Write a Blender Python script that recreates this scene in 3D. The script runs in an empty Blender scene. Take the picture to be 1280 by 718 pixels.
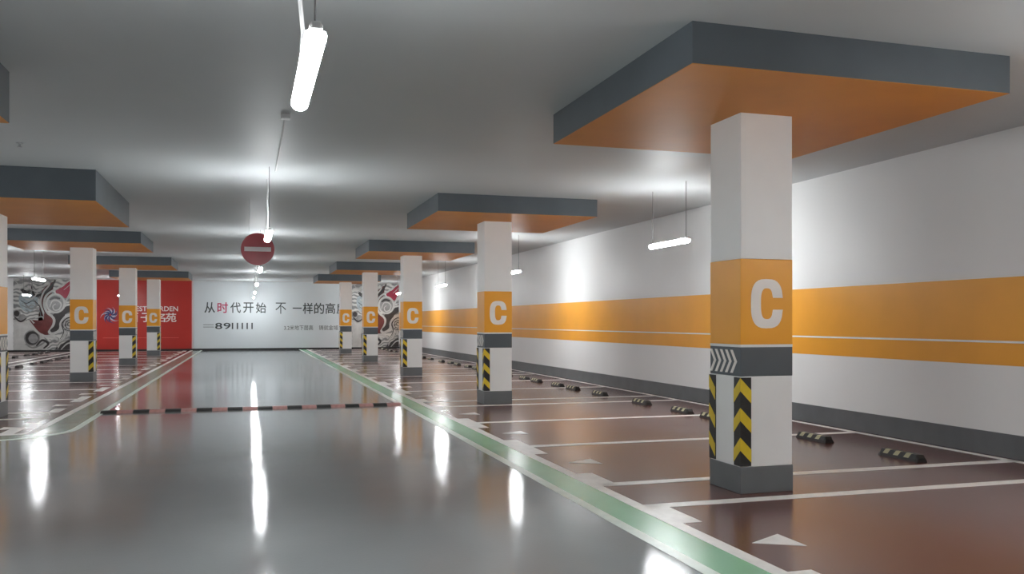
import bpy, bmesh, math, random
from mathutils import Vector, Matrix
random.seed(7)

# ------------------------------------------------------------------ camera
scene = bpy.context.scene
FPX, HORIZON, VANISH_X, EYE = 1090.0, 402.0, 310.0, 1.6
YAW = math.atan((640.0 - VANISH_X) / FPX)
cam_data = bpy.data.cameras.new('camera')
cam_data.sensor_fit = 'HORIZONTAL'
cam_data.sensor_width = 36.0
cam_data.lens = 36.0 * FPX / 1280.0
cam_data.shift_y = (HORIZON - 359.0) / 1280.0
cam_data.clip_start = 0.05
cam_data.clip_end = 300
cam = bpy.data.objects.new('camera', cam_data)
scene.collection.objects.link(cam)
cam.location = (0, 0, EYE)
cam.rotation_euler = (math.pi / 2, 0, -YAW)
scene.camera = cam

# ------------------------------------------------------------------ world and exposure
world = bpy.data.worlds.new('world')
scene.world = world
world.use_nodes = True
world.node_tree.nodes['Background'].inputs[0].default_value = (0.5, 0.52, 0.55, 1)
world.node_tree.nodes['Background'].inputs[1].default_value = 0.02
vs = scene.view_settings
vs.view_transform = 'Standard'
vs.look = 'None'
vs.exposure = 0.62
vs.gamma = 1.0
vs.use_curve_mapping = False
LAMP_STRENGTH = 84.0

# ------------------------------------------------------------------ dimensions (metres)
CEIL = 3.85
WALL_R = 8.52
WALL_L = -24.0
END_Y = 50.9
BACK_Y = -14.0
PITCH = 9.12
COL_Y = [7.37 + PITCH * k for k in range(5)]
COL_RX, COL_LX, COL_W = 4.63, -4.21, 0.55
LAMP_Z = 2.9

# ------------------------------------------------------------------ materials
def mat(name, col, rough=0.5, var=0.06, scale=3.0, bump=0.0, bump_scale=30.0, spec=0.5,
        emit=None, metallic=0.0, detail=4.0, rvar=0.0, stretch=None):
    m = bpy.data.materials.new(name)
    m.use_nodes = True
    nt = m.node_tree
    b = nt.nodes['Principled BSDF']
    b.inputs['Roughness'].default_value = rough
    b.inputs['Specular IOR Level'].default_value = spec
    b.inputs['Metallic'].default_value = metallic
    tc = nt.nodes.new('ShaderNodeTexCoord')
    src = tc.outputs['Object']
    if stretch:
        mp = nt.nodes.new('ShaderNodeMapping')
        mp.inputs['Scale'].default_value = stretch
        nt.links.new(src, mp.inputs['Vector'])
        src = mp.outputs['Vector']
    n = nt.nodes.new('ShaderNodeTexNoise')
    n.inputs['Scale'].default_value = scale
    n.inputs['Detail'].default_value = detail
    nt.links.new(src, n.inputs['Vector'])
    r = nt.nodes.new('ShaderNodeValToRGB')
    r.color_ramp.elements[0].position = 0.3
    r.color_ramp.elements[1].position = 0.7
    r.color_ramp.elements[0].color = (*[max(0, c * (1 - var)) for c in col], 1)
    r.color_ramp.elements[1].color = (*[min(1, c * (1 + var)) for c in col], 1)
    nt.links.new(n.outputs['Fac'], r.inputs['Fac'])
    nt.links.new(r.outputs['Color'], b.inputs['Base Color'])
    if rvar:
        mr = nt.nodes.new('ShaderNodeMapRange')
        mr.inputs['To Min'].default_value = max(0.01, rough - rvar)
        mr.inputs['To Max'].default_value = rough + rvar
        nt.links.new(n.outputs['Fac'], mr.inputs['Value'])
        nt.links.new(mr.outputs['Result'], b.inputs['Roughness'])
    if bump:
        n2 = nt.nodes.new('ShaderNodeTexNoise')
        n2.inputs['Scale'].default_value = bump_scale
        n2.inputs['Detail'].default_value = 3.0
        nt.links.new(src, n2.inputs['Vector'])
        bp = nt.nodes.new('ShaderNodeBump')
        bp.inputs['Strength'].default_value = bump
        bp.inputs['Distance'].default_value = 0.01
        nt.links.new(n2.outputs['Fac'], bp.inputs['Height'])
        nt.links.new(bp.outputs['Normal'], b.inputs['Normal'])
    if emit:
        b.inputs['Emission Color'].default_value = (*emit[0], 1)
        b.inputs['Emission Strength'].default_value = emit[1]
    return m

FLOOR_BUMP = dict(bump=0.07, bump_scale=45.0)
M = {}
M['aisle'] = mat('grey_epoxy', (0.27, 0.285, 0.29), 0.06, 0.06, 0.6, rvar=0.02, spec=0.6, **FLOOR_BUMP)
M['bay'] = mat('brown_epoxy', (0.135, 0.056, 0.048), 0.2, 0.08, 0.8, rvar=0.03, spec=0.36, **FLOOR_BUMP)
M['green'] = mat('green_epoxy', (0.27, 0.56, 0.35), 0.22, 0.08, 1.2, spec=0.5, **FLOOR_BUMP)
M['green_worn'] = mat('worn_green_epoxy', (0.24, 0.31, 0.26), 0.2, 0.08, 1.2, spec=0.5, **FLOOR_BUMP)
M['line'] = mat('white_floor_paint', (0.88, 0.86, 0.83), 0.35, 0.08, 6.0, **FLOOR_BUMP)
M['pale_line'] = mat('pale_green_floor_paint', (0.72, 0.82, 0.74), 0.3, 0.08, 6.0, **FLOOR_BUMP)
M['ceiling'] = mat('ceiling_paint', (0.53, 0.55, 0.556), 0.5, 0.03, 0.5, bump=0.03, bump_scale=2.0)
M['wall'] = mat('white_wall_paint', (0.84, 0.83, 0.82), 0.5, 0.02, 0.8, bump=0.02, bump_scale=4)
M['orange'] = mat('orange_paint', (0.90, 0.385, 0.022), 0.42, 0.04, 1.5)
M['slate'] = mat('slate_paint', (0.085, 0.10, 0.112), 0.45, 0.08, 2.0)
M['base'] = mat('grey_plinth_paint', (0.14, 0.15, 0.155), 0.4, 0.08, 3.0)
M['soffit'] = mat('soffit_orange', (0.68, 0.25, 0.022), 0.5, 0.05, 1.5)  # drop panel undersides: darker, redder orange than the bands
M['white'] = mat('white_column_paint', (0.83, 0.83, 0.82), 0.45, 0.025, 2.0)
M['skirt'] = mat('dark_skirting', (0.125, 0.13, 0.135), 0.4, 0.1, 3.0)
M['letter'] = mat('letter_paint', (0.88, 0.83, 0.78), 0.45, 0.03, 4.0)
M['rubber'] = mat('black_rubber', (0.02, 0.02, 0.02), 0.5, 0.2, 20.0, bump=0.1, bump_scale=60)
M['yellow'] = mat('yellow_reflective', (0.72, 0.52, 0.03), 0.4, 0.06, 10.0)
M['reflector'] = mat('pale_reflector', (0.55, 0.53, 0.33), 0.35, 0.1, 12.0)
M['red_rubber'] = mat('red_rubber', (0.5, 0.26, 0.24), 0.5, 0.15, 15.0)
M['lamp_white'] = mat('lamp_housing', (0.8, 0.8, 0.8), 0.4, 0.02, 5.0)
M['tube'] = mat('lit_diffuser', (0.9, 0.9, 0.9), 0.4, 0.0, 5.0, emit=((0.94, 0.98, 1.0), LAMP_STRENGTH))
M['wire_dark'] = mat('dark_wire', (0.12, 0.12, 0.125), 0.45, 0.05, 20)
M['wire'] = mat('pale_cord', (0.6, 0.6, 0.6), 0.45, 0.05, 20)
M['sign_red'] = mat('sign_red', (0.30, 0.012, 0.022), 0.35, 0.05, 6.0)
M['sign_white'] = mat('sign_white', (0.62, 0.55, 0.55), 0.4, 0.03, 6.0)
M['metal'] = mat('galvanised_metal', (0.45, 0.46, 0.47), 0.35, 0.08, 10, metallic=0.9)
M['print_red'] = mat('print_red', (0.44, 0.028, 0.02), 0.35, 0.05, 0.7)
M['print_white'] = mat('print_white', (0.68, 0.72, 0.74), 0.3, 0.025, 0.8)
M['print_pink'] = mat('print_edge_pink', (0.75, 0.58, 0.58), 0.4, 0.03, 3)
M['ink'] = mat('dark_ink', (0.05, 0.06, 0.06), 0.4, 0.05, 6)
M['ink_soft'] = mat('grey_ink', (0.22, 0.24, 0.25), 0.4, 0.05, 6)
M['ink_red'] = mat('crimson_ink', (0.45, 0.03, 0.10), 0.4, 0.05, 6)
M['ink_white'] = mat('white_ink', (0.8, 0.74, 0.70), 0.4, 0.03, 6)
M['ink_blush'] = mat('faint_blush_ink', (0.70, 0.14, 0.11), 0.4, 0.03, 6)
M['ink_navy'] = mat('navy_ink', (0.03, 0.035, 0.14), 0.4, 0.1, 6)
M['ink_silver'] = mat('silver_ink', (0.45, 0.46, 0.55), 0.4, 0.1, 6)
M['art_light'] = mat('art_light', (0.52, 0.51, 0.49), 0.35, 0.1, 4)
M['art_pale_blue'] = mat('art_pale_blue', (0.36, 0.42, 0.45), 0.35, 0.25, 7)
M['art_mid'] = mat('art_mid_grey', (0.26, 0.255, 0.25), 0.35, 0.2, 5)
M['art_dark'] = mat('art_dark', (0.04, 0.035, 0.035), 0.35, 0.3, 5)
M['art_crimson'] = mat('art_crimson', (0.33, 0.02, 0.05), 0.35, 0.15, 3)
M['art_maroon'] = mat('art_maroon', (0.13, 0.03, 0.028), 0.35, 0.25, 3)

def swirl_material():
    m = bpy.data.materials.new('art_swirl_ground')
    m.use_nodes = True
    nt = m.node_tree
    b = nt.nodes['Principled BSDF']
    b.inputs['Roughness'].default_value = 0.35
    tc = nt.nodes.new('ShaderNodeTexCoord')
    w = nt.nodes.new('ShaderNodeTexWave')
    w.wave_type = 'RINGS'
    w.inputs['Scale'].default_value = 1.3
    w.inputs['Distortion'].default_value = 16.0
    w.inputs['Detail'].default_value = 2.0
    w.inputs['Detail Scale'].default_value = 0.8
    nt.links.new(tc.outputs['Object'], w.inputs['Vector'])
    r = nt.nodes.new('ShaderNodeValToRGB')
    e = r.color_ramp.elements
    e[0].position = 0.0
    e[0].color = (0.20, 0.20, 0.20, 1)
    e[1].position = 1.0
    e[1].color = (0.62, 0.61, 0.58, 1)
    x = e.new(0.35)
    x.color = (0.34, 0.34, 0.33, 1)
    x = e.new(0.6)
    x.color = (0.55, 0.55, 0.53, 1)
    nt.links.new(w.outputs['Fac'], r.inputs['Fac'])
    nt.links.new(r.outputs['Color'], b.inputs['Base Color'])
    return m
M['art_ground'] = swirl_material()

# ------------------------------------------------------------------ helpers
COL = scene.collection

def link(name, me, parent=None, material=None, loc=None):
    o = bpy.data.objects.new(name, me)
    COL.objects.link(o)
    if material is not None and me is not None and not me.materials:
        me.materials.append(M[material])
    if parent is not None:
        o.parent = parent
    if loc is not None:
        o.location = loc
    return o

def tag(o, label, category, group=None):
    o['label'] = label
    o['category'] = category
    if group:
        o['group'] = group
    return o

def structure(o):
    o['kind'] = 'structure'
    return o

def thing(name, label, category, loc=(0, 0, 0), group=None):
    o = bpy.data.objects.new(name, None)
    o.empty_display_size = 0.2
    COL.objects.link(o)
    o.location = loc
    return tag(o, label, category, group)

def copy_tree(o, parent=None):
    c = o.copy()
    COL.objects.link(c)
    c.parent = parent
    for ch in [x for x in ALL_CHILDREN(o)]:
        copy_tree(ch, c)
    return c

def ALL_CHILDREN(o):
    return [x for x in list(o.children)]

def box(name, x0, x1, y0, y1, z0, z1, bevel=0.0):
    bm = bmesh.new()
    v = [bm.verts.new((x, y, z)) for z in (z0, z1) for y in (y0, y1) for x in (x0, x1)]
    for f in ((0, 2, 3, 1), (4, 5, 7, 6), (0, 1, 5, 4), (2, 6, 7, 3), (0, 4, 6, 2), (1, 3, 7, 5)):
        bm.faces.new([v[i] for i in f])
    if bevel:
        bmesh.ops.bevel(bm, geom=bm.edges[:], offset=bevel, segments=2, affect='EDGES', profile=0.5)
    return bm_mesh(name, bm)

def bm_mesh(name, bm, smooth=False):
    bmesh.ops.recalc_face_normals(bm, faces=bm.faces[:])
    me = bpy.data.meshes.new(name)
    bm.to_mesh(me)
    bm.free()
    if smooth:
        for p in me.polygons:
            p.use_smooth = True
    return me

def prism(name, pts, vec):
    """closed polygon (3-D points) extruded by vec"""
    bm = bmesh.new()
    a = [bm.verts.new(p) for p in pts]
    vec = Vector(vec)
    b = [bm.verts.new(Vector(p) + vec) for p in pts]
    bm.faces.new(a)
    bm.faces.new(b[::-1])
    n = len(pts)
    for i in range(n):
        bm.faces.new((a[i], b[i], b[(i + 1) % n], a[(i + 1) % n]))
    return bm_mesh(name, bm)

def quads(name, strips, vec):
    """ribbon between two polylines, extruded by vec"""
    left, right = strips
    return prism(name, list(left) + list(right)[::-1], vec)

def tube(name, path, r, seg=8):
    bm = bmesh.new()
    rings = []
    path = [Vector(p) for p in path]
    for i, p in enumerate(path):
        d = (path[min(i + 1, len(path) - 1)] - path[max(i - 1, 0)]).normalized()
        up = Vector((0, 0, 1)) if abs(d.z) < 0.9 else Vector((1, 0, 0))
        a = d.cross(up).normalized()
        b = d.cross(a).normalized()
        rings.append([bm.verts.new(p + r * (math.cos(t) * a + math.sin(t) * b))
                      for t in [2 * math.pi * k / seg for k in range(seg)]])
    for i in range(len(rings) - 1):
        for k in range(seg):
            bm.faces.new((rings[i][k], rings[i][(k + 1) % seg], rings[i + 1][(k + 1) % seg], rings[i + 1][k]))
    bm.faces.new(rings[0])
    bm.faces.new(rings[-1][::-1])
    return bm_mesh(name, bm, smooth=False)

ORD = ['', 'first', 'second', 'third', 'fourth', 'fifth', 'sixth', 'seventh', 'eighth', 'ninth', 'tenth', 'eleventh',
       'twelfth', 'thirteenth', 'fourteenth', 'fifteenth', 'sixteenth', 'seventeenth', 'eighteenth', 'nineteenth',
       'twentieth']
TENS = {2: 'twenty', 3: 'thirty', 4: 'forty'}

def ordinal(n):
    if n <= 20:
        return ORD[n]
    if n % 10 == 0:
        return {30: 'thirtieth', 40: 'fortieth'}[n]
    return TENS[n // 10] + '-' + ORD[n % 10]

# ------------------------------------------------------------------ room shell
floor = structure(link('floor', box('floor', WALL_L, WALL_R, BACK_Y, END_Y, -0.1, 0.0), None, 'aisle'))
ceiling = structure(link('ceiling', box('ceiling', WALL_L, WALL_R, BACK_Y, END_Y, CEIL, CEIL + 0.1), None, 'ceiling'))
wall_right = structure(link('wall_right', box('wall_right', WALL_R, WALL_R + 0.2, BACK_Y, END_Y, 0.0, CEIL), None, 'wall'))
link('orange_band', box('orange_band', WALL_R - 0.004, WALL_R + 0.01, BACK_Y, END_Y, 1.08, 2.12), wall_right, 'orange')
link('white_pinstripe', box('white_pinstripe', WALL_R - 0.006, WALL_R + 0.01, BACK_Y, END_Y, 1.345, 1.37), wall_right, 'white')
structure(link('baseboard_right', box('baseboard_right', WALL_R - 0.012, WALL_R, BACK_Y, END_Y, 0.0, 0.28), None, 'skirt'))
wall_end = structure(link('wall_end', box('wall_end', WALL_L, WALL_R + 0.2, END_Y, END_Y + 0.2, 0.0, CEIL), None, 'wall'))
structure(link('baseboard_end', box('baseboard_end', WALL_L, WALL_R - 0.02, END_Y - 0.05, END_Y, 0.0, 0.1), None, 'rubber'))
structure(link('wall_left', box('wall_left', WALL_L - 0.2, WALL_L, BACK_Y, END_Y, 0.0, CEIL), None, 'wall'))
structure(link('wall_back', box('wall_back', WALL_L, WALL_R + 0.2, BACK_Y - 0.2, BACK_Y, 0.0, CEIL), None, 'wall'))

# ------------------------------------------------------------------ painted floor
Z1, Z2 = 0.003, 0.006
def slab(name, x0, x1, y0, y1, z, material, z0=0.0):
    return link(name, box(name, x0, x1, y0, y1, z0, z), floor, material)

slab('bay_paving', 3.27, WALL_R - 0.012, BACK_Y, END_Y - 0.05, Z1, 'bay')
slab('lane_edge_strip', 2.86, 3.17, BACK_Y, END_Y - 0.05, Z1, 'green')
slab('strip_border', 2.76, 2.86, BACK_Y, END_Y - 0.05, Z1, 'pale_line')
slab('strip_border', 3.17, 3.285, BACK_Y, END_Y - 0.05, Z2, 'line')
LX_OUT, LX_IN = -2.95, -2.43
slab('bay_paving', -15.0, LX_OUT, 13.86, END_Y - 0.05, Z1, 'bay')

def arc(cx, cy, r, a0, a1, n=12):
    return [(cx + r * math.cos(math.radians(a0 + (a1 - a0) * i / n)),
             cy + r * math.sin(math.radians(a0 + (a1 - a0) * i / n))) for i in range(n + 1)]

# rounded lane strip around the other block of bays (runs down the aisle, then turns away)
def bent(xe, yb, r):
    pts = [(xe, END_Y - 0.05)] + arc(xe - r, yb + r, r, 0, -90) + [(-15.0, yb)]
    return pts
def bent_strip(name, a, b, z, material):
    L = [(p[0], p[1], 0.0) for p in a]
    R = [(p[0], p[1], 0.0) for p in b]
    me = quads(name, (L, R), (0, 0, z))
    return link(name, me, floor, material)
o1, o2 = bent(-2.90, 13.72, 0.28), bent(-3.02, 13.86, 0.2)
i1, i2 = bent(-2.40, 13.06, 1.2), bent(-2.50, 13.17, 1.1)
bent_strip('lane_edge_strip', i2, o1, Z1, 'green_worn')
bent_strip('strip_border', i1, i2, Z1, 'pale_line')
bent_strip('strip_border', o1, o2, Z2, 'line')

LINE_W = 0.15
zone = 0.52                                    # half the gap between the two lines that bracket a column
def bay_edges(k):
    c = 7.37 + PITCH * k
    a, b = c + zone, c + PITCH - zone
    w = (b - a) / 3
    return [a, a + w, a + 2 * w, b]

line_r = box('bay_line', 3.285, 8.40, -LINE_W / 2, LINE_W / 2, 0.0, Z2); line_r.materials.append(M['line'])
line_l = box('bay_line', -8.15, -3.36, -LINE_W / 2, LINE_W / 2, 0.0, Z2); line_l.materials.append(M['line'])
line_l2 = box('bay_line', -14.0, -8.75, -LINE_W / 2, LINE_W / 2, 0.0, Z2); line_l2.materials.append(M['line'])
mark_r = box('corner_mark', 3.28, 3.46, 0.0, 0.72, 0.0, Z2); mark_r.materials.append(M['line'])
mark_l = box('corner_mark', -3.37, -3.18, 0.0, 0.72, 0.0, Z2); mark_l.materials.append(M['line'])
arrow_r = prism('arrow_mark', [(3.47, 0, 0), (3.80, -0.18, 0), (3.80, 0.18, 0)], (0, 0, Z2)); arrow_r.materials.append(M['line'])
arrow_l = prism('arrow_mark', [(-3.20, 0, 0), (-3.52, 0.18, 0), (-3.52, -0.18, 0)], (0, 0, Z2)); arrow_l.materials.append(M['line'])

stops_r, stops_l, stops_l2 = [], [], []
for k in range(-1, 5):
    e = bay_edges(k)
    for i, y in enumerate(e):
        if y > END_Y - 0.3:
            continue
        for row in ('r', 'l', 'l2'):
            if row != 'r' and y < 14.2:
                continue
            link('bay_line', {'r': line_r, 'l': line_l, 'l2': line_l2}[row], floor, None, (0, y, 0))
            if row == 'l2':
                continue
            mk = mark_r if row == 'r' else mark_l
            if i < 3 and y + 0.75 < END_Y:
                link('corner_mark', mk, floor, None, (0, y - LINE_W / 2, 0))
            if i > 0:
                link('corner_mark', mk, floor, None, (0, y + LINE_W / 2 - 0.72, 0))
    for i in range(3):
        m = (e[i] + e[i + 1]) / 2
        if m > END_Y - 1.2:
            continue
        link('arrow_mark', arrow_r, floor, None, (0, m, 0))
        stops_r += [m - 0.82, m + 0.82]
        if m > 14:
            link('arrow_mark', arrow_l, floor, None, (0, m, 0))
            if m > 16:
                stops_l += [m - 0.82, m + 0.82]
                stops_l2 += [m - 0.82, m + 0.82]
link('corner_mark', mark_l, floor, None, (0, 13.88, 0))
slab('wall_side_line', 8.32, 8.42, 7.8 - PITCH * 2, END_Y - 0.05, Z2, 'line')
slab('back_line', -8.22, -8.10, 14.4, END_Y - 0.05, Z2, 'line')
slab('back_line', -8.82, -8.70, 14.4, END_Y - 0.05, Z2, 'line')

# ------------------------------------------------------------------ columns
def letter_c(w, h, stroke, n=28, p=2.9):
    """bold C outline in the x-z plane, centred"""
    def se(a, rx, rz):
        c, s = math.cos(a), math.sin(a)
        return (rx * math.copysign(abs(c) ** (2 / p), c), rz * math.copysign(abs(s) ** (2 / p), s))
    a0, a1 = math.radians(24), math.radians(336)
    outer = [se(a0 + (a1 - a0) * i / n, w / 2, h / 2) for i in range(n + 1)]
    b0, b1 = math.radians(30), math.radians(330)
    inner = [se(b0 + (b1 - b0) * i / n, w / 2 - stroke, h / 2 - stroke * 0.82) for i in range(n + 1)]
    # square the stroke ends off at the inner end of the terminals
    inner[0] = (w / 2, inner[0][1] * 0.62)
    inner[-1] = (w / 2, inner[-1][1] * 0.62)
    inner.insert(1, (w / 2 - stroke, inner[0][1]))
    inner.insert(len(inner) - 1, (w / 2 - stroke, inner[-1][1]))
    return outer, inner

def c_mesh(w, h, stroke, th):
    outer, inner = letter_c(w, h, stroke)
    pts = [(x, 0, z) for x, z in outer] + [(x, 0, z) for x, z in inner[::-1]]
    return prism('letter_c', pts, (0, -th, 0))

H2 = COL_W / 2
B0, B1, B2, B3, B4 = 0.25, 1.09, 1.36, 1.385, 2.18
me_base = box('base', -H2 - 0.006, H2 + 0.006, -H2 - 0.006, H2 + 0.006, 0.003, B0, 0.004); me_base.materials.append(M['base'])
me_low = box('lower_shaft', -H2, H2, -H2, H2, B0, B1, 0.006); me_low.materials.append(M['white'])
me_slate = box('slate_band', -H2 - 0.002, H2 + 0.002, -H2 - 0.002, H2 + 0.002, B1, B2, 0.004); me_slate.materials.append(M['slate'])
me_trim = box('white_trim', -H2 - 0.003, H2 + 0.003, -H2 - 0.003, H2 + 0.003, B2, B3, 0.002); me_trim.materials.append(M['white'])
me_orange = box('orange_band', -H2 - 0.002, H2 + 0.002, -H2 - 0.002, H2 + 0.002, B3, B4, 0.004); me_orange.materials.append(M['orange'])
me_c = c_mesh(0.34, 0.46, 0.105, 0.004); me_c.materials.append(M['letter'])

def chevron_mesh(side):
    # ">" on the aisle-side face, apex towards -Y
    x = side * (H2 + 0.002)
    h, t, d = 0.108, 0.043, 0.075
    pts = [(x, 0.0, h), (x, -d, 0.0), (x, 0.0, -h), (x, t, -h), (x, -d + t, 0.0), (x, t, h)]
    me = prism('chevron', pts, (side * 0.003, 0, 0))
    me.materials.append(M['letter'])
    return me
me_chev = {s: chevron_mesh(s) for s in (-1, 1)}

GW, GT = 0.105, 0.009
def guard_mesh(sx, sy):
    """L-section rubber guard wrapped round the corner (sx,sy)"""
    cx, cy = sx * H2, sy * H2
    prof = [(cx + sx * GT, cy + sy * GT), (cx - sx * GW, cy + sy * GT), (cx - sx * GW, cy), (cx, cy),
            (cx, cy - sy * GW), (cx + sx * GT, cy - sy * GW)]
    me = prism('corner_guard', [(x, y, B0 + 0.01) for x, y in prof], (0, 0, B1 - B0 - 0.02))
    me.materials.append(M['rubber'])
    return me

def guard_chevron(sx, sy):
    cx, cy = sx * (H2 + GT), sy * (H2 + GT)
    bm = bmesh.new()
    def leg(p, q, out):
        # p: corner end, q: far end; yellow stripe climbs to the corner
        hi, t = 0.0, 0.12
        drop = 0.115
        o = Vector(out) * 0.003
        a = [Vector((*p, hi)), Vector((*q, hi - drop)), Vector((*q, hi - drop - t)), Vector((*p, hi - t))]
        va = [bm.verts.new(v) for v in a]
        vb = [bm.verts.new(v + o) for v in a]
        bm.faces.new(vb)
        bm.faces.new(va[::-1])
        for i in range(4):
            bm.faces.new((va[i], va[(i + 1) % 4], vb[(i + 1) % 4], vb[i]))
    leg((cx, cy), (cx - sx * (GW + GT), cy), (0, sy, 0))
    leg((cx, cy), (cx, cy - sy * (GW + GT)), (sx, 0, 0))
    me = bm_mesh('yellow_chevron', bm)
    me.materials.append(M['yellow'])
    return me
me_guard, me_gchev = {}, {}
for sx in (-1, 1):
    for sy in (-1, 1):
        me_guard[sx, sy] = guard_mesh(sx, sy)
        me_gchev[sx, sy] = guard_chevron(sx, sy)

def column(x, y, side, cap, label):
    """side: -1 when the aisle lies towards -X; cap = (x0,x1,y0,y1,z) in world coordinates"""
    t = thing('parking_column', label, 'column', (x, y, 0), 'columns marked with a C')
    link('base', me_base, t)
    link('lower_shaft', me_low, t)
    sb = link('slate_band', me_slate, t)
    for i in range(5):
        link('chevron', me_chev[side], sb, None, (0, 0.235 - 0.094 * i, (B1 + B2) / 2))
    link('white_trim', me_trim, t)
    ob = link('orange_band', me_orange, t)
    link('letter_c', me_c, ob, None, (0.0, -H2 - 0.001, 1.765))
    z = cap[4]
    link('upper_shaft', box('upper_shaft', -H2, H2, -H2, H2, B4, z, 0.006), t, 'white')
    dp = link('drop_panel', box('drop_panel', cap[0] - x, cap[1] - x, cap[2] - y, cap[3] - y, z, CEIL), t, 'slate')
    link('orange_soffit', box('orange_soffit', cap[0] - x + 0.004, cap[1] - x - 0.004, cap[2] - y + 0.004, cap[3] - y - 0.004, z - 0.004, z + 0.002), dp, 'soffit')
    for sy in (-1, 1):
        g = link('corner_guard', me_guard[side, sy], t)
        for i in range(3):
            link('yellow_chevron', me_gchev[side, sy], g, None, (0, 0, B1 - 0.015 - 0.275 * i))
    return t

for k, y in enumerate(COL_Y):
    n = 5 - k
    column(COL_RX, y, -1, (3.18, 6.18, y - 1.52, y + 1.58, 3.535),
           'white and orange C column nearer the striped wall, %s from the printed hoarding' % ordinal(n))
    if k < 2:
        cap = (-6.25, -2.16 + 0.1 * (k == 0), y - 2.33, y + 1.47, 3.39)
    else:
        cap = (-5.85, -2.57, y - 2.0, y + 1.0, 3.555)
    column(COL_LX, y, 1, cap,
           'white and orange C column across the aisle from striped wall, %s from printed hoarding' % ordinal(n))

# ------------------------------------------------------------------ wheel stops
def make_stop_meshes():
    L = 0.32
    prof = [(-0.075, 0), (-0.07, 0.03), (-0.045, 0.082), (0.045, 0.082), (0.07, 0.03), (0.075, 0)]
    bm = bmesh.new()
    rows = []
    for yy, sc in ((-L, 0.55), (-L + 0.035, 1), (L - 0.035, 1), (L, 0.55)):
        rows.append([bm.verts.new((x * (0.8 + 0.2 * sc), yy, z * sc)) for x, z in prof])
    for a, b in zip(rows, rows[1:]):
        for i in range(6):
            bm.faces.new((a[i], a[(i + 1) % 6], b[(i + 1) % 6], b[i]))
    bm.faces.new(rows[0])
    bm.faces.new(rows[-1][::-1])
    body = bm_mesh('body', bm)
    body.materials.append(M['rubber'])
    # slanted reflective stripe that wraps over the top
    bm = bmesh.new()
    wrap = [(-0.0705, 0.034), (-0.0465, 0.0835), (-0.012, 0.0835)]
    a = [bm.verts.new((x, -0.04 + 0.045 * (1 - z / 0.095), z)) for x, z in wrap]
    b = [bm.verts.new((x, 0.04 + 0.045 * (1 - z / 0.095), z)) for x, z in wrap]
    for i in range(2):
        bm.faces.new((a[i], a[i + 1], b[i + 1], b[i]))
    st = bm_mesh('reflector', bm)
    st.materials.append(M['reflector'])
    return body, st
me_stop, me_refl = make_stop_meshes()

def wheel_stops(ys, x, where, group):
    ys = sorted(ys, reverse=True)
    for i, y in enumerate(ys):
        t = thing('wheel_stop', 'striped rubber wheel stop %s, %s counted from the printed hoarding' % (where, ordinal(i + 1)),
                  'wheel stop', (x, y, Z1), group)
        link('body', me_stop, t)
        for q in (-0.17, 0.0, 0.17):
            link('reflector', me_refl, t, None, (0, q, 0))
wheel_stops([y for y in stops_r if y > 4], 7.30, 'in bays along the striped wall', 'wheel stops along the striped wall')
wheel_stops([y for y in stops_l if y > 24], -7.55, 'in bays facing the striped wall', 'wheel stops in the opposite bays')
wheel_stops([y for y in stops_l2 if y > 36], -9.75, 'behind the double line', 'wheel stops beyond the double line')

# ------------------------------------------------------------------ hanging lamps
LEN = 1.36
def make_lamp():
    me = {}
    bm = bmesh.new()
    n = 14
    prof = []
    for i in range(n + 1):
        a = math.radians(155 + (385 - 155) * i / n)
        prof.append((0.05 * math.cos(a), 0.044 * math.sin(a)))
    ends = (-LEN / 2 + 0.035, LEN / 2 - 0.035)
    rows = []
    for yy, sc in ((ends[0] - 0.035, 0.55), (ends[0] - 0.022, 0.86), (ends[0], 1), (ends[1], 1), (ends[1] + 0.022, 0.86), (ends[1] + 0.035, 0.55)):
        rows.append([bm.verts.new((x * sc, yy, z * sc)) for x, z in prof])
    m = len(prof)
    for a, b in zip(rows, rows[1:]):
        for i in range(m):
            bm.faces.new((a[i], a[(i + 1) % m], b[(i + 1) % m], b[i]))
    bm.faces.new(rows[0])
    bm.faces.new(rows[-1][::-1])
    me['diffuser'] = bm_mesh('diffuser', bm, True)
    me['housing'] = box('housing', -0.029, 0.029, -LEN / 2, LEN / 2, 0.021, 0.048, 0.006)
    me['end_cap'] = box('end_cap', -0.022, 0.022, -0.012, 0.012, 0.018, 0.056, 0.006)
    me['wire'] = tube('suspension_wire', [(0, 0, 0.045), (0, 0, CEIL - LAMP_Z)], 0.005, 6)
    me['cord'] = tube('power_cord', [(0.012, 0, 0.045), (0.0, 0, 0.2), (0.014, 0, 0.4), (-0.004, 0, 0.6), (0.008, 0, 0.78), (0, 0, CEIL - LAMP_Z)], 0.014, 6)
    for k, mt in (('diffuser', 'tube'), ('housing', 'lamp_white'), ('end_cap', 'lamp_white'), ('wire', 'wire_dark'), ('cord', 'wire')):
        me[k].materials.append(M[mt])
    return me
LM = make_lamp()

def lamp(x, y, label, group, cord=True):
    t = thing('hanging_lamp', label, 'lamp', (x, y, LAMP_Z), group)
    link('housing', LM['housing'], t)
    link('diffuser', LM['diffuser'], t)
    for s in (-1, 1):
        link('end_cap', LM['end_cap'], t, None, (0, s * (LEN / 2 - 0.006), 0))
    link('suspension_wire', LM['wire'], t, None, (0, -LEN / 2 + 0.08, 0))
    if cord:
        link('power_cord', LM['cord'], t, None, (0, LEN / 2 - 0.12, 0))
    else:
        link('suspension_wire', LM['wire'], t, None, (0, LEN / 2 - 0.08, 0))
    return t

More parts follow.
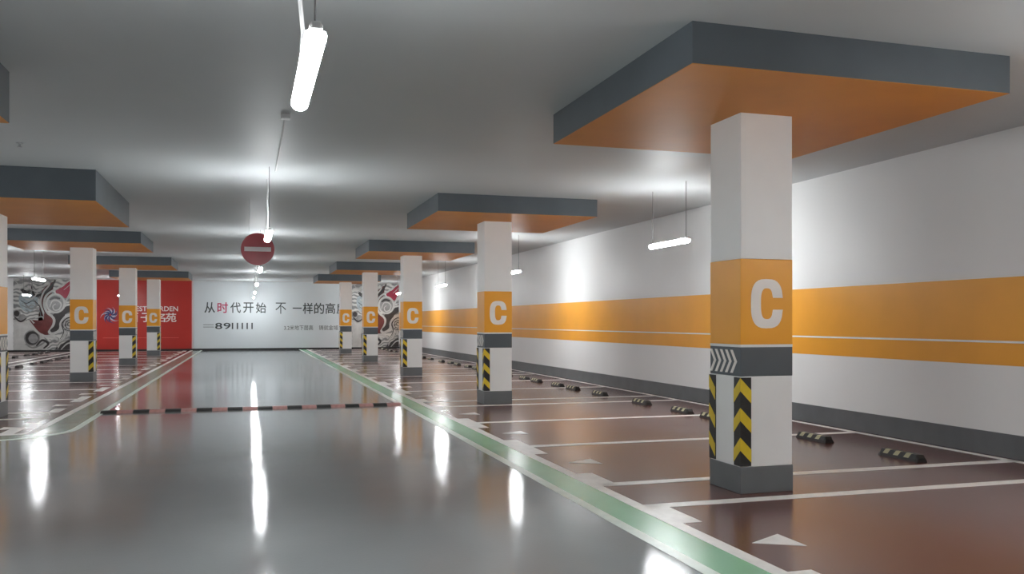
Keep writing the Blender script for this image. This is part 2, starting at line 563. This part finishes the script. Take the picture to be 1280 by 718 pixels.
ROWS = [
    (0.295, [49.35, 41.1, 32.0, 22.9, 13.75, 4.70, -4.4], 'over the driving aisle', True),
    (6.72, [49.0, 40.2, 31.0, 22.2, 13.17, 4.1, -5.0], 'over bays along the striped wall', False),
    (-6.2, [48.2, 39.2, 30.1, 21.2, 12.1, 3.0, -6.1], 'over bays facing the striped wall', False),
    (-10.45, [48.1, 39.0, 29.9, 20.8], 'beyond the double floor line', False),
]
for x, ys, where, cord in ROWS:
    for i, y in enumerate(ys):
        lamp(x, y, 'lit white tube lamp hanging %s, %s from the printed hoarding' % (where, ordinal(i + 1)),
             'tube lamps ' + where, cord)

# conduit on the ceiling that feeds the aisle lamps
c = thing('ceiling_conduit', 'thin pale conduit fixed to the ceiling above the driving aisle', 'conduit', (0.39, 9.8, CEIL))
link('pipe', tube('pipe', [(0, 0, -0.016), (0, 3.6, -0.016)], 0.012), c, 'wire')
link('junction_box', box('junction_box', -0.05, 0.05, -0.06, 0.04, -0.05, 0.0, 0.005), c, 'lamp_white')
s = thing('sprinkler_head', 'small dark sprinkler head on the ceiling', 'sprinkler', (-2.75, 12.3, CEIL))
link('escutcheon', tube('escutcheon', [(0, 0, -0.012), (0, 0, 0)], 0.04, 12), s, 'metal')
link('nozzle', tube('nozzle', [(0, 0, -0.05), (0, 0, -0.01)], 0.014, 8), s, 'metal')
link('deflector', tube('deflector', [(0, 0, -0.056), (0, 0, -0.05)], 0.03, 12), s, 'metal')

# ------------------------------------------------------------------ no-entry sign
sg = thing('no_entry_sign', 'round dark red no-entry sign with a white bar hanging over the aisle', 'sign', (0.17, 16.6, 2.92))
def disc(name, r, y0, y1, n=48):
    return prism(name, [(r * math.cos(2 * math.pi * i / n), y0, r * math.sin(2 * math.pi * i / n)) for i in range(n)], (0, y1 - y0, 0))
link('disc', disc('disc', 0.295, -0.006, 0.006), sg, 'sign_red')
link('back_plate', disc('back_plate', 0.298, 0.006, 0.01), sg, 'metal')
link('white_bar', box('white_bar', -0.235, 0.235, -0.010, -0.005, -0.04, 0.04, 0.002), sg, 'sign_white')
for sx in (-0.15, 0.15):
    link('hanging_wire', tube('hanging_wire', [(sx, 0.004, 0.2), (sx, 0.004, CEIL - 2.92)], 0.0015, 6), sg, 'metal')

# ------------------------------------------------------------------ speed bump
sp = thing('speed_bump', 'black and red striped rubber speed bump laid across the grey aisle', 'speed bump', (0.17, 16.62, 0.0))
seg = 0.262
bump_prof = [(-0.15, 0.0), (-0.11, 0.022), (-0.05, 0.04), (0.05, 0.04), (0.11, 0.022), (0.15, 0.0)]
meb, mer = [prism('segment', [(-seg / 2 + 0.003, y, z) for y, z in bump_prof], (seg - 0.006, 0, 0)) for _ in (0, 1)]
meb.materials.append(M['rubber'])
mer.materials.append(M['red_rubber'])
nseg = 20
for i in range(nseg):
    xx = (i - (nseg - 1) / 2) * seg
    link('black_segment' if i % 2 == 0 else 'red_segment', meb if i % 2 == 0 else mer, sp, None, (xx, 0, 0))

# ------------------------------------------------------------------ printed hoarding on the end wall
PY = END_Y - 0.03                   # front face of the panels
P_TOP = CEIL - 0.03
def panel(name, x0, x1, material, label):
    t = thing(name, label, 'hoarding', (x0, PY, 0.0))
    link('board', box('board', 0.01, x1 - x0 - 0.01, 0, 0.03, 0.1, P_TOP), t, material)
    return t

def text_mesh(body, x0, x1, z0, z1, offset):
    """text as a flat mesh fitted to a rectangle of the x-z plane"""
    cu = bpy.data.curves.new('text', 'FONT')
    cu.body = body
    cu.extrude = 0.0
    cu.resolution_u = 3
    cu.offset = offset
    ob = bpy.data.objects.new('text_source', cu)
    COL.objects.link(ob)
    bpy.context.view_layer.update()
    dg = bpy.context.evaluated_depsgraph_get()
    me = bpy.data.meshes.new_from_object(ob.evaluated_get(dg))
    bpy.data.objects.remove(ob)
    bpy.data.curves.remove(cu)
    xs = [v.co.x for v in me.vertices]
    ys = [v.co.y for v in me.vertices]
    ax, bx_, ay, by = min(xs), max(xs), min(ys), max(ys)
    for v in me.vertices:
        x, y = v.co.x, v.co.y
        v.co = ((x - ax) / (bx_ - ax) * (x1 - x0) + x0, 0.0, (y - ay) / (by - ay) * (z1 - z0) + z0)
    me.materials.clear()
    return me

def put_text(name, body, x0, x1, z0, z1, parent, material, fatten=0.012, lay=0.004):
    ox = parent.location.x
    me = text_mesh(body, x0 - ox, x1 - ox, z0, z1, fatten)
    return link(name, me, parent, material, (0, -lay, 0))

# red panel
red = panel('red_hoarding', -7.72, -2.88, 'print_red', 'red printed hoarding panel with white lettering on the end wall')
for ch, a in zip('西子名苑', (-6.23, -5.55, -4.87, -4.30)):
    put_text('character', ch, a, a + 0.56, 1.56, 2.06, red, 'ink_white')
put_text('lettering', 'WEST GARDEN', -6.2, -3.66, 2.15, 2.42, red, 'ink_white')
link('fine_print_line', box('fine_print_line', 0.3, 4.1, -0.004, 0.0, 0.70, 0.725), red, 'ink_blush')
link('edge_strip', box('edge_strip', 4.77, 4.83, -0.006, 0.0, 0.1, P_TOP), red, 'print_pink')
# plume emblem: fan of curling blades
ex, ez = -7.05 + 7.72, 1.95
em = thing('emblem', '', '')
for key in ('label', 'category'):
    del em[key]
em.parent = red
em.location = (ex, -0.004, ez)
for i in range(26):
    a = math.radians(-30 + 13.85 * i)
    ln = 0.26 + 0.22 * random.random()
    L_, R_ = [], []
    for q in range(9):
        f = q / 8
        r = 0.05 + ln * f
        aa = a + 0.9 * f * f
        w = 0.042 * math.sin(math.pi * min(1, 0.15 + f * 0.85)) + 0.004
        px_, pz_ = r * math.cos(aa) * 1.05, r * math.sin(aa)
        nx, nz = -math.sin(aa), math.cos(aa)
        L_.append((px_ + nx * w, 0, pz_ + nz * w))
        R_.append((px_ - nx * w, 0, pz_ - nz * w))
    link('plume', quads('plume', (L_, R_), (0, -0.001 - 0.0015 * (i % 3), 0)), em, 'ink_silver' if i % 3 == 1 else 'ink_navy')

# white panel
wp = panel('white_hoarding', -2.86, 5.72, 'print_white', 'white printed hoarding panel with dark slogan and phone number on the end wall')
def slogan(chars, x0, step, w, z0, z1, mats):
    for i, ch in enumerate(chars):
        if ch != ' ':
            put_text('character', ch, x0 + step * i, x0 + step * i + w, z0, z1, wp, mats[i % len(mats)])
slogan('从时代开始', -2.30, 0.68, 0.56, 2.07, 2.66, ['ink', 'ink_red', 'ink', 'ink', 'ink'])
put_text('character', '不', 1.48, 2.06, 2.03, 2.66, wp, 'ink', 0.0)
put_text('character', '一', 2.42, 2.92, 2.32, 2.38, wp, 'ink')
slogan('样的高度', 2.98, 0.63, 0.56, 2.03, 2.66, ['ink'])
for i, (ch, a, b) in enumerate(zip('8911111', (-1.74, -1.30, -0.86, -0.60, -0.34, -0.08, 0.18), (0.38, 0.38, 0.075, 0.075, 0.075, 0.075, 0.075))):
    put_text('digit', ch, a, a + b, 1.17, 1.52, wp, 'ink', 0.012 if ch in '89' else 0.0)
for zz in (1.27, 1.40):
    link('fine_print_line', box('fine_print_line', 0.5, 1.05, -0.004, 0.0, zz, zz + 0.035), wp, 'ink_soft')
put_text('fine_print', '3.2米地下层高', 1.95, 3.55, 1.10, 1.38, wp, 'ink', 0.0)
put_text('fine_print', '铸就金域', 3.88, 4.95, 1.10, 1.38, wp, 'ink', 0.0)

# art panels: flowing ribbons and rings
def catmull(pts, n=8, closed=False):
    out = []
    m = len(pts)
    rng = range(m) if closed else range(m - 1)
    for i in rng:
        g = (lambda j: pts[j % m]) if closed else (lambda j: pts[max(0, min(m - 1, j))])
        p0, p1, p2, p3 = g(i - 1), g(i), g(i + 1), g(i + 2)
        for q in range(n):
            t = q / n
            out.append(tuple(0.5 * (2 * p1[d] + (p2[d] - p0[d]) * t + (2 * p0[d] - 5 * p1[d] + 4 * p2[d] - p3[d]) * t * t
                                    + (3 * p1[d] - p0[d] - 3 * p2[d] + p3[d]) * t ** 3) for d in (0, 1)))
    if not closed:
        out.append(pts[-1])
    return out

def cr(p):                        # picture coordinates of the print -> metres on the panel
    return ((p[0] - 48) / 177.0, (669 - p[1]) / 162.6)

def ribbon_mesh(name, pts, width, lay, limit, closed=False, taper=True):
    path = catmull([cr(p) for p in pts], 8, closed)
    bm = bmesh.new()
    a, b = [], []
    n = len(path)
    for i, p in enumerate(path):
        q0 = path[(i - 1) % n] if closed else path[max(0, i - 1)]
        q1 = path[(i + 1) % n] if closed else path[min(n - 1, i + 1)]
        d = Vector((q1[0] - q0[0], q1[1] - q0[1]))
        d = d.normalized() if d.length > 1e-9 else Vector((1, 0))
        f = 1.0 if closed or not taper else 0.35 + 0.65 * math.sin(math.pi * (0.08 + 0.84 * i / (n - 1)))
        nx, nz = -d.y * width / 2 * f, d.x * width / 2 * f
        a.append(bm.verts.new((p[0] + nx, -lay, p[1] + nz)))
        b.append(bm.verts.new((p[0] - nx, -lay, p[1] - nz)))
    for i in range(n if closed else n - 1):
        j = (i + 1) % n
        bm.faces.new((a[i], a[j], b[j], b[i]))
    return clip(name, bm, limit)

def shape_mesh(name, pts, lay, limit, smooth=True):
    path = catmull([cr(p) for p in pts], 6, True) if smooth else [cr(p) for p in pts]
    bm = bmesh.new()
    bm.faces.new([bm.verts.new((p[0], -lay, p[1])) for p in path])
    bmesh.ops.triangulate(bm, faces=bm.faces[:])
    return clip(name, bm, limit)

def clip(name, bm, limit):
    for co, no in (((limit, 0, 0), (1, 0, 0)), ((0.02, 0, 0), (-1, 0, 0)), ((0, 0, P_TOP - 0.02), (0, 0, 1)), ((0, 0, 0.11), (0, 0, -1))):
        bmesh.ops.bisect_plane(bm, geom=bm.verts[:] + bm.edges[:] + bm.faces[:], plane_co=co, plane_no=no, clear_outer=True)
    if not bm.faces:
        bm.free()
        return None
    me = bpy.data.meshes.new(name)
    bm.to_mesh(me)
    bm.free()
    return me

def ring(cx, cy, r, n=10):
    return [(cx + r * math.cos(2 * math.pi * i / n), cy + r * 1.02 * math.sin(2 * math.pi * i / n)) for i in range(n)]
def spiral(cx, cy, r0, r1, turns, a0=0.0):
    n = int(12 * turns)
    return [(cx + (r0 + (r1 - r0) * i / n) * math.cos(a0 + 2 * math.pi * turns * i / n),
             cy + (r0 + (r1 - r0) * i / n) * math.sin(a0 + 2 * math.pi * turns * i / n)) for i in range(n + 1)]

ART = [  # (kind, points, width in metres, material)
    ('s', [(48, 420), (150, 400), (230, 480), (300, 540), (330, 640), (200, 665), (60, 665)], 0, 'art_light'),
    ('s', [(100, 190), (190, 160), (250, 210), (240, 290), (170, 330), (110, 290)], 0, 'art_pale_blue'),
    ('s', [(545, 40), (505, 200), (440, 190), (400, 150), (470, 105)], 0, 'art_crimson'),
    ('s', [(400, 60), (330, 130), (290, 230), (320, 350), (380, 390), (350, 480), (330, 525), (250, 500), (180, 400),
           (290, 400), (300, 330), (270, 230), (300, 130)], 0, 'art_maroon'),
    ('s', [(380, 350), (470, 300), (530, 240), (560, 300), (470, 360), (430, 470), (380, 500), (350, 480), (395, 420)], 0, 'art_dark'),
    ('s', [(400, 640), (460, 600), (540, 560), (640, 600), (700, 665), (560, 668), (400, 668)], 0, 'art_dark'),
    ('r', [(60, 90), (150, 60), (260, 70), (400, 45)], 0.20, 'art_mid'),
    ('r', [(400, 55), (330, 150), (230, 190), (200, 110)], 0.14, 'art_dark'),
    ('r', [(110, 130), (160, 170), (190, 150)], 0.20, 'art_dark'),
    ('r', [(560, 30), (440, 110), (330, 180), (305, 260), (330, 330), (385, 385), (380, 440), (345, 480), (365, 515), (430, 490),
           (455, 420), (540, 350), (620, 330)], 0.13, 'art_light'),
    ('r', [(300, 50), (350, 90), (300, 160), (275, 250), (300, 340), (310, 400), (250, 440), (190, 390)], 0.09, 'art_light'),
    ('r', [(175, 400), (230, 470), (300, 530), (380, 545), (450, 580), (480, 520), (440, 440), (480, 370), (560, 330)], 0.12, 'art_light'),
    ('r', [(550, 60), (520, 170), (480, 260), (530, 260), (600, 220), (680, 240)], 0.10, 'art_light'),
    ('s', ring(400, 255, 78), 0, 'art_mid'),
    ('c', ring(400, 255, 76), 0.10, 'art_light'),
    ('r', [(350, 290), (375, 235), (420, 232), (448, 262), (430, 305), (392, 312), (378, 280), (402, 258)], 0.07, 'art_light'),
    ('r', [(350, 225), (390, 205), (440, 215)], 0.13, 'art_dark'),
    ('s', ring(205, 550, 66), 0, 'art_dark'),
    ('s', ring(215, 555, 40), 0, 'art_mid'),
    ('c', ring(205, 550, 62), 0.06, 'art_mid'),
    ('r', [(150, 600), (210, 632), (290, 600), (330, 560)], 0.10, 'art_mid'),
    ('r', [(240, 620), (290, 570), (340, 600), (300, 640)], 0.12, 'art_dark'),
    ('s', ring(75, 345, 30), 0, 'art_dark'),
    ('s', ring(125, 380, 32), 0, 'art_mid'),
    ('c', ring(78, 342, 28), 0.05, 'art_mid'),
    ('r', [(60, 370), (110, 410), (160, 380)], 0.08, 'art_dark'),
    ('r', [(140, 250), (190, 300), (240, 280), (230, 230)], 0.09, 'art_mid'),
    ('r', [(200, 400), (240, 440), (300, 410), (290, 370), (230, 380)], 0.07, 'art_light'),
    ('r', [(420, 640), (470, 560), (540, 520), (620, 560)], 0.08, 'art_light'),
    ('r', [(440, 660), (500, 600), (560, 600), (640, 640)], 0.07, 'art_light'),
    ('r', spiral(510, 440, 10, 70, 2.6, 1.0), 0.06, 'art_light'),
    ('r', spiral(520, 440, 14, 62, 2.4, 2.5), 0.04, 'art_dark'),
    ('r', spiral(620, 480, 10, 70, 2.2, 0.0), 0.06, 'art_light'),
    ('s', [(570, 90), (640, 60), (720, 120), (700, 230), (610, 190)], 0, 'art_maroon'),
    ('r', [(580, 80), (660, 110), (700, 200), (640, 260), (600, 220)], 0.10, 'art_light'),
    ('r', [(560, 320), (640, 300), (720, 340)], 0.12, 'art_mid'),
    ('s', [(310, 340), (370, 380), (375, 430), (340, 490), (320, 520), (265, 500), (215, 430), (280, 420), (305, 380)], 0, 'art_maroon'),
    ('r', [(165, 395), (215, 470), (275, 520), (345, 530), (395, 520)], 0.06, 'art_light'),
    ('r', [(60, 60), (120, 110), (200, 80), (290, 100)], 0.05, 'art_light'),
    ('r', [(90, 150), (150, 120), (230, 150), (280, 120), (360, 80)], 0.05, 'art_light'),
    ('r', [(200, 60), (210, 130), (190, 190), (240, 240)], 0.05, 'art_mid'),
    ('r', [(110, 230), (160, 255), (215, 235), (260, 270), (290, 340)], 0.04, 'art_dark'),
    ('r', [(150, 310), (200, 330), (260, 310), (280, 370)], 0.05, 'art_mid'),
    ('r', [(130, 200), (175, 225), (225, 200), (255, 150)], 0.07, 'art_light'),
    ('r', [(120, 270), (165, 290), (205, 270), (245, 300)], 0.06, 'art_mid'),
    ('r', [(440, 560), (470, 500), (455, 430), (500, 380), (560, 370)], 0.05, 'art_dark'),
    ('r', [(465, 575), (500, 520), (490, 450), (520, 410), (570, 400)], 0.04, 'art_mid'),
    ('r', [(395, 650), (440, 590), (500, 570), (570, 540)], 0.05, 'art_mid'),
    ('r', [(350, 560), (400, 590), (430, 560), (400, 540)], 0.05, 'art_mid'),
    ('r', [(470, 140), (505, 110), (545, 70)], 0.03, 'art_light'),
]
def art_panel(x0, x1, label):
    t = panel('art_hoarding', x0, x1, 'art_ground', label)
    for i, (kind, pts, w, mt) in enumerate(ART):
        lay = 0.002 + 0.0012 * i
        if kind == 's':
            me = shape_mesh('printed_shape', pts, lay, x1 - x0 - 0.02)
        else:
            me = ribbon_mesh('printed_ribbon', pts, w, lay, x1 - x0 - 0.02, kind == 'c')
        if me:
            link('printed_shape' if kind == 's' else 'printed_ribbon', me, t, mt)
art_panel(-11.68, -7.74, 'swirling grey and crimson art print panel beside the red hoarding')
art_panel(5.74, 8.48, 'swirling grey and maroon art print panel in the corner by the striped wall')
